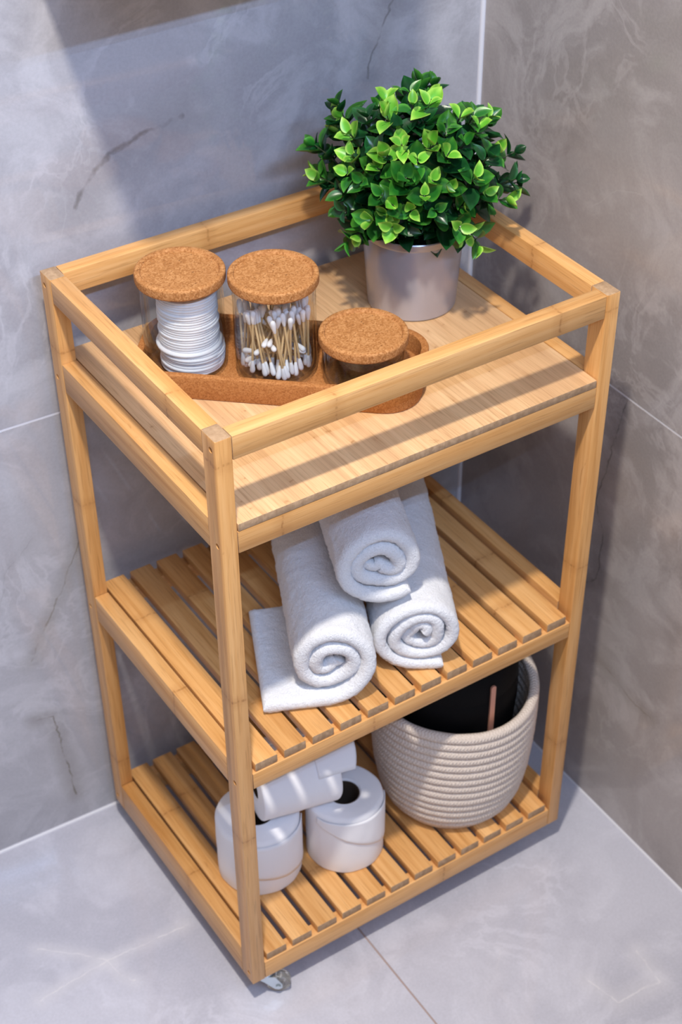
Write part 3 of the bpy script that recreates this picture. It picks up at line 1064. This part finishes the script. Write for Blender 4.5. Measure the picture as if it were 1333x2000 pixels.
# ------------------------------------------------------------------ towels
def towel(center, theta, Lr, rx, rz, t_, sgn, phi_end, tail, tail_rng, label, seed, r_in=0.008, wob=1.0):
    random.seed(seed)
    th = R(theta)
    a = Vector((math.sin(th), math.cos(th), 0))
    u = Vector((math.cos(th), -math.sin(th), 0))
    ro = 0.5 * (rx + rz)
    rc_out = ro - t_ / 2
    pitch = t_ * 1.03
    turns = (rc_out - r_in) / pitch
    Sx = turns * 2 * PI
    N = int(turns * 100)
    cl = []
    for i in range(N + 1):
        f = i / N
        s = Sx * f
        phi = R(phi_end) + sgn * (s - Sx)
        r = r_in + (rc_out - r_in) * f
        r += wob * 0.0026 * (1 - f) * math.sin(2 * phi + seed) + wob * 0.0013 * math.sin(3 * phi + seed * 2) * (1 - 0.6 * f)
        x = r * math.cos(phi) * rx / ro
        z = r * math.sin(phi) * rz / ro
        cl.append((x, z, 0.0, Lr))
    if tail:
        x0, z0 = cl[-1][0], cl[-1][1]
        zt = -rz + t_ / 2 - 0.0005
        nt = 22
        for i in range(1, nt + 1):
            f = i / nt
            cl.append((x0 + sgn * tail * f, z0 + (zt - z0) * min(1, f * 2), 0.0, Lr))
    # rounded free edge
    ex, ez = cl[-1][0] - cl[-2][0], cl[-1][1] - cl[-2][1]
    el = math.hypot(ex, ez)
    thick = [1.0] * len(cl)
    lx, lz = cl[-1][0], cl[-1][1]
    for j in range(1, 8):
        b_ = j / 7.4 * PI / 2
        cl.append((lx + ex / el * t_ / 2 * math.sin(b_), lz + ez / el * t_ / 2 * math.sin(b_), 0.0, Lr))
        thick.append(math.cos(b_))
    n = len(cl)
    # axial ranges
    rngs = []
    for i, (x, z, a0, a1) in enumerate(cl):
        f = min(1, i / N)
        dz = 0.004 * math.sin(i * 0.05 + seed) * (1 - f) + (0.005 * (1 - f) if f < 0.9 else 0)
        a0_, a1_ = a0 + dz, a1 + dz
        if tail and i > N - 40:
            g = min(1.0, (i - (N - 40)) / 40)
            g = g * g * (3 - 2 * g)
            a0_ = a0_ * (1 - g) + tail_rng[0] * g
            a1_ = a1_ * (1 - g) + tail_rng[1] * g
        rngs.append((a0_, a1_))
    ne, ns = 8, 84
    vs, fs = [], []
    for i in range(n):
        x, z = cl[i][0], cl[i][1]
        xa, za = cl[max(i - 1, 0)][:2]
        xb, zb = cl[min(i + 1, n - 1)][:2]
        tx, tz = xb - xa, zb - za
        l = math.hypot(tx, tz) or 1
        nx, nz = -tz / l, tx / l
        a0, a1 = rngs[i]
        th_ = t_ * 0.5 * thick[i]
        prof = []
        for k in range(ne + 1):
            an = PI / 2 + PI * k / ne
            prof.append((a0 + th_ + th_ * math.cos(an), th_ * math.sin(an)))
        for k in range(1, ns):
            prof.append((a0 + th_ + (a1 - a0 - 2 * th_) * k / ns, -th_))
        for k in range(ne + 1):
            an = -PI / 2 + PI * k / ne
            prof.append((a1 - th_ + th_ * math.cos(an), th_ * math.sin(an)))
        for k in range(1, ns):
            prof.append((a1 - th_ - (a1 - a0 - 2 * th_) * k / ns, th_))
        for (ax_, off) in prof:
            p = u * (x + nx * off) + Vector((0, 0, z + nz * off)) + a * ax_
            q = p * 1.0
            dsp = noise.noise(q * 45 + Vector((seed * 3.1, 0, 0))) * 0.0012 + noise.noise(q * 230) * 0.0009 + noise.noise(q * 640) * 0.0010
            vs.append(p + (u * nx + Vector((0, 0, nz))) * dsp * (1 if off > 0 else -1))
    m_ = len(vs) // n
    for i in range(n - 1):
        for k in range(m_):
            j = (k + 1) % m_
            fs.append((i * m_ + k, i * m_ + j, (i + 1) * m_ + j, (i + 1) * m_ + k))
    fs.append(tuple(range(m_))[::-1])
    fs.append(tuple(range((n - 1) * m_, n * m_)))
    me = bpy.data.meshes.new('towel')
    me.from_pydata([tuple(v) for v in vs], [], fs)
    bm = bmesh.new()
    bm.from_mesh(me)
    bmesh.ops.recalc_face_normals(bm, faces=bm.faces)
    bm.to_mesh(me)
    bm.free()
    smooth(me)
    o = link('towel', me, None, center, M['terry'])
    tag(o, label, 'towel', 'rolled white towels on the middle shelf')
    return o


ZS = 0.3721
towel((0.1385, 0.0320, ZS + 0.0575), 25, 0.27, 0.0525, 0.0570, 0.0168, -1, -90, 0.068, (-0.007, 0.155),
      'rolled white towel at the lower left with a loose flap lying on the slats', 1)
towel((0.2490, 0.0200, ZS + 0.0515), 27, 0.29, 0.0575, 0.0515, 0.0145, 1, -82, 0.012, (0.0, 0.29),
      'flatter rolled white towel at the lower right of the pile', 5, 0.007, 1.3)
towel((0.2130, 0.0440, ZS + 0.1545), 22, 0.26, 0.0545, 0.0570, 0.0165, 1, -60, 0.0, None,
      'rolled white towel on top of the two lower towels', 8, 0.008, 1.5)

# ------------------------------------------------------------------ toilet rolls
ZL = 0.0424


def toilet_roll(r, h, rc, label, loc, rot, seam, seed):
    e = empty('toilet_roll', loc, rot)
    tag(e, label, 'toilet roll', 'toilet rolls on the bottom shelf')
    q = 0.006
    prof = [(rc, h - 0.002), (rc + 0.002, h)] + [(rc + (r - q - rc) * f, h - 0.0006 * math.sin(f * 9)) for f in (0.25, 0.5, 0.75)] + arc(r - q, h - q, q, 88, 0, 6) \
        + [(r, h * f) for f in (0.8, 0.6, 0.4, 0.2)] + arc(r - 0.003, 0.003, 0.003, 0, -90, 4) + [(rc + 0.002, 0.0), (rc, 0.002)]
    me = lathe_me('paper', prof, 90, True)
    for v in me.vertices:
        rr = math.hypot(v.co.x, v.co.y)
        if rr > rc * 1.5:
            d = noise.noise(Vector((v.co.x * 45, v.co.y * 45, v.co.z * 30 + seed * 9))) * 0.0012
            v.co.x *= 1 + d / rr
            v.co.y *= 1 + d / rr
    link('paper', me, e, (0, 0, 0), M['paper'])
    cp = [(rc - 0.0002, h - 0.0025), (rc - 0.0002, 0.0025), (rc - 0.0014, 0.0025), (rc - 0.0014, h - 0.0025)]
    link('cardboard_core', lathe_me('cardboard_core', cp, 48, True), e, (0, 0, 0), M['cardboard'])
    # the last sheet, ending in a slanted edge
    a0, a1, f0, f1 = seam
    vs, fs = [], []
    na, nh = 60, 10
    for i in range(na + 1):
        an = R(a0 + (a1 - a0) * i / na)
        zl = h * (f0 + (f1 - f0) * i / na)
        zt = h - q * 0.9
        for k in range(nh + 1):
            z = zl + (zt - zl) * k / nh
            ed = 0.0022 if 0 < k else 0.0014
            rr = r + ed + noise.noise(Vector((an * 4, z * 40, seed))) * 0.0007
            vs.append((rr * math.cos(an), rr * math.sin(an), z))
    for i in range(na):
        for k in range(nh):
            p_ = i * (nh + 1) + k
            fs.append((p_, p_ + nh + 1, p_ + nh + 2, p_ + 1))
    ms = bpy.data.meshes.new('sheet')
    ms.from_pydata(vs, [], fs)
    smooth(ms)
    so = link('sheet', ms, e, (0, 0, 0), M['paper'])
    sd = so.modifiers.new('thick', 'SOLIDIFY')
    sd.thickness = 0.0009
    sd.offset = -1
    return e


toilet_roll(0.0520, 0.0960, 0.0195, 'toilet roll standing behind the front post of the trolley', (0.0868, 0.1250, ZL), (0, 0, 0), (-150, -30, 0.40, 0.12), 1)
toilet_roll(0.0485, 0.0985, 0.0195, 'toilet roll standing upright with its dark hole showing, right of the other', (0.1920, 0.0925, ZL), (0, 0, 0), (-165, -25, 0.86, 0.14), 2)
# third roll lies across the two: its axis runs along the shelf
rc3 = toilet_roll(0.0470, 0.1000, 0.0195, 'toilet roll lying on its side across two standing rolls', (0.0840, 0.1275, ZL + 0.0985 + 0.0475), (0, PI / 2, R(-12)), (20, 170, 0.02, 0.02), 3)
# flap of paper sticking out past the end of the lying roll
vs, fs = [], []
nu, nv = 14, 10
for i in range(nu + 1):
    f = i / nu
    for k in range(nv + 1):
        g = k / nv
        an = R(150 + 92 * g)      # over the top, room side
        rr = 0.0490 + 0.0035 * f * f + 0.004 * math.sin(g * 5) * f
        z = 0.070 + 0.052 * f - 0.012 * (g - 0.6) ** 2 * f * 3
        vs.append((rr * math.cos(an), rr * math.sin(an), z))
for i in range(nu):
    for k in range(nv):
        p_ = i * (nv + 1) + k
        fs.append((p_, p_ + 1, p_ + nv + 2, p_ + nv + 1))
ms = bpy.data.meshes.new('loose_sheet')
ms.from_pydata(vs, [], fs)
smooth(ms)
so = link('loose_sheet', ms, rc3, (0, 0, 0), M['paper'])
sd = so.modifiers.new('thick', 'SOLIDIFY')
sd.thickness = 0.0007

# ------------------------------------------------------------------ rope basket
BC = (0.362, 0.100)
BK = empty('rope_basket', (BC[0], BC[1], ZL))
tag(BK, 'beige coiled cotton rope basket at the right of the bottom shelf', 'basket')
NCO = 15
HB = 0.188


def brad(f):
    pts = [(0.0, 0.0735), (0.05, 0.081), (0.15, 0.0880), (0.35, 0.0935), (0.6, 0.0965), (0.85, 0.0975), (1.0, 0.0965)]
    for (a, ra), (b, rb) in zip(pts[:-1], pts[1:]):
        if f <= b:
            return ra + (rb - ra) * (f - a) / (b - a)
    return pts[-1][1]


def bpoint(f, ph):
    r = brad(f)
    sq = 1 + 0.025 * f * math.cos(2 * (ph - R(-20)))
    up = HB * f * (1 + 0.035 * f * math.cos(ph - R(35))) + 0.006 * f * math.sin(2 * ph + 0.6)
    return Vector((r * sq * math.cos(ph), r * sq * math.sin(ph), up))


def rope_ring(f, rr):
    n, m_ = 132, 10
    vs, fs, uvs = [], [], []
    for i in range(n):
        ph = 2 * PI * i / n
        c = bpoint(f, ph)
        out = Vector((math.cos(ph), math.sin(ph), 0))
        wobr = 1 + 0.05 * noise.noise(Vector((math.cos(ph) * 6, math.sin(ph) * 6, f * 31)))
        for k in range(m_):
            an = 2 * PI * k / m_
            vs.append(c + out * (math.cos(an) * rr * 0.95 * wobr) + Vector((0, 0, rr * 0.98 * wobr * math.sin(an) + rr)))
    for i in range(n):
        for k in range(m_):
            j, l = (i + 1) % n, (k + 1) % m_
            fs.append((i * m_ + k, j * m_ + k, j * m_ + l, i * m_ + l))
            uvs += [(i / n, k / m_), ((i + 1) / n, k / m_), ((i + 1) / n, (k + 1) / m_), (i / n, (k + 1) / m_)]
    me = bpy.data.meshes.new('rope_coil')
    me.from_pydata([tuple(v) for v in vs], [], fs)
    uv = me.uv_layers.new(name='UVMap')
    uv.data.foreach_set('uv', [c for p in uvs for c in p])
    smooth(me)
    return me


for i in range(NCO):
    f = i / (NCO - 1)
    link('rope_coil', rope_ring(f * 0.955, 0.0071), BK, (0, 0, 0), M['rope'])
link('base', lathe_me('base', [(0, 0.001), (0.070, 0.001), (0.0725, 0.004), (0.070, 0.008), (0, 0.008)], 60), BK, (0, 0, 0), M['rope'])

# black pouch standing in the basket
PO = empty('pouch', (BC[0] + 0.0, BC[1] + 0.002, ZL + 0.0085))
tag(PO, 'black pouch with a copper coloured strip standing inside the rope basket', 'pouch')
hp = 0.262
prp = [(0, 0), (0.055, 0), (0.062, 0.004), (0.066, 0.02), (0.0735, 0.09), (0.0790, 0.17), (0.0790, hp - 0.055), (0.0780, hp - 0.053), (0.0782, hp - 0.050), (0.0785, hp - 0.012), (0.0750, hp - 0.003), (0.060, hp), (0, hp)]
link('body', lathe_me('body', prp, 72), PO, (0, 0, 0), M['black'])
bm = bmesh.new()
n_ = 14
outl = [(0.0034 * math.cos(R(180 * i / n_)), 0.036 + 0.0034 * math.sin(R(180 * i / n_))) for i in range(n_ + 1)] + [(-0.0034, -0.055), (0.0034, -0.055)]
a_ = [bm.verts.new((x, -0.0012, z)) for x, z in outl]
b_ = [bm.verts.new((x, 0.0012, z)) for x, z in outl]
bm.faces.new(a_)
bm.faces.new(b_[::-1])
for i in range(len(a_)):
    j = (i + 1) % len(a_)
    bm.faces.new((a_[i], b_[i], b_[j], a_[j]))
an = R(-92)
zp = link('strip', from_bm(bm, 'strip', True), PO, (0.0803 * math.cos(an), 0.0803 * math.sin(an), 0.198), M['copper'])
zp.rotation_euler = (0, 0, an + PI / 2)
zp['label'] = 'copper coloured strip'
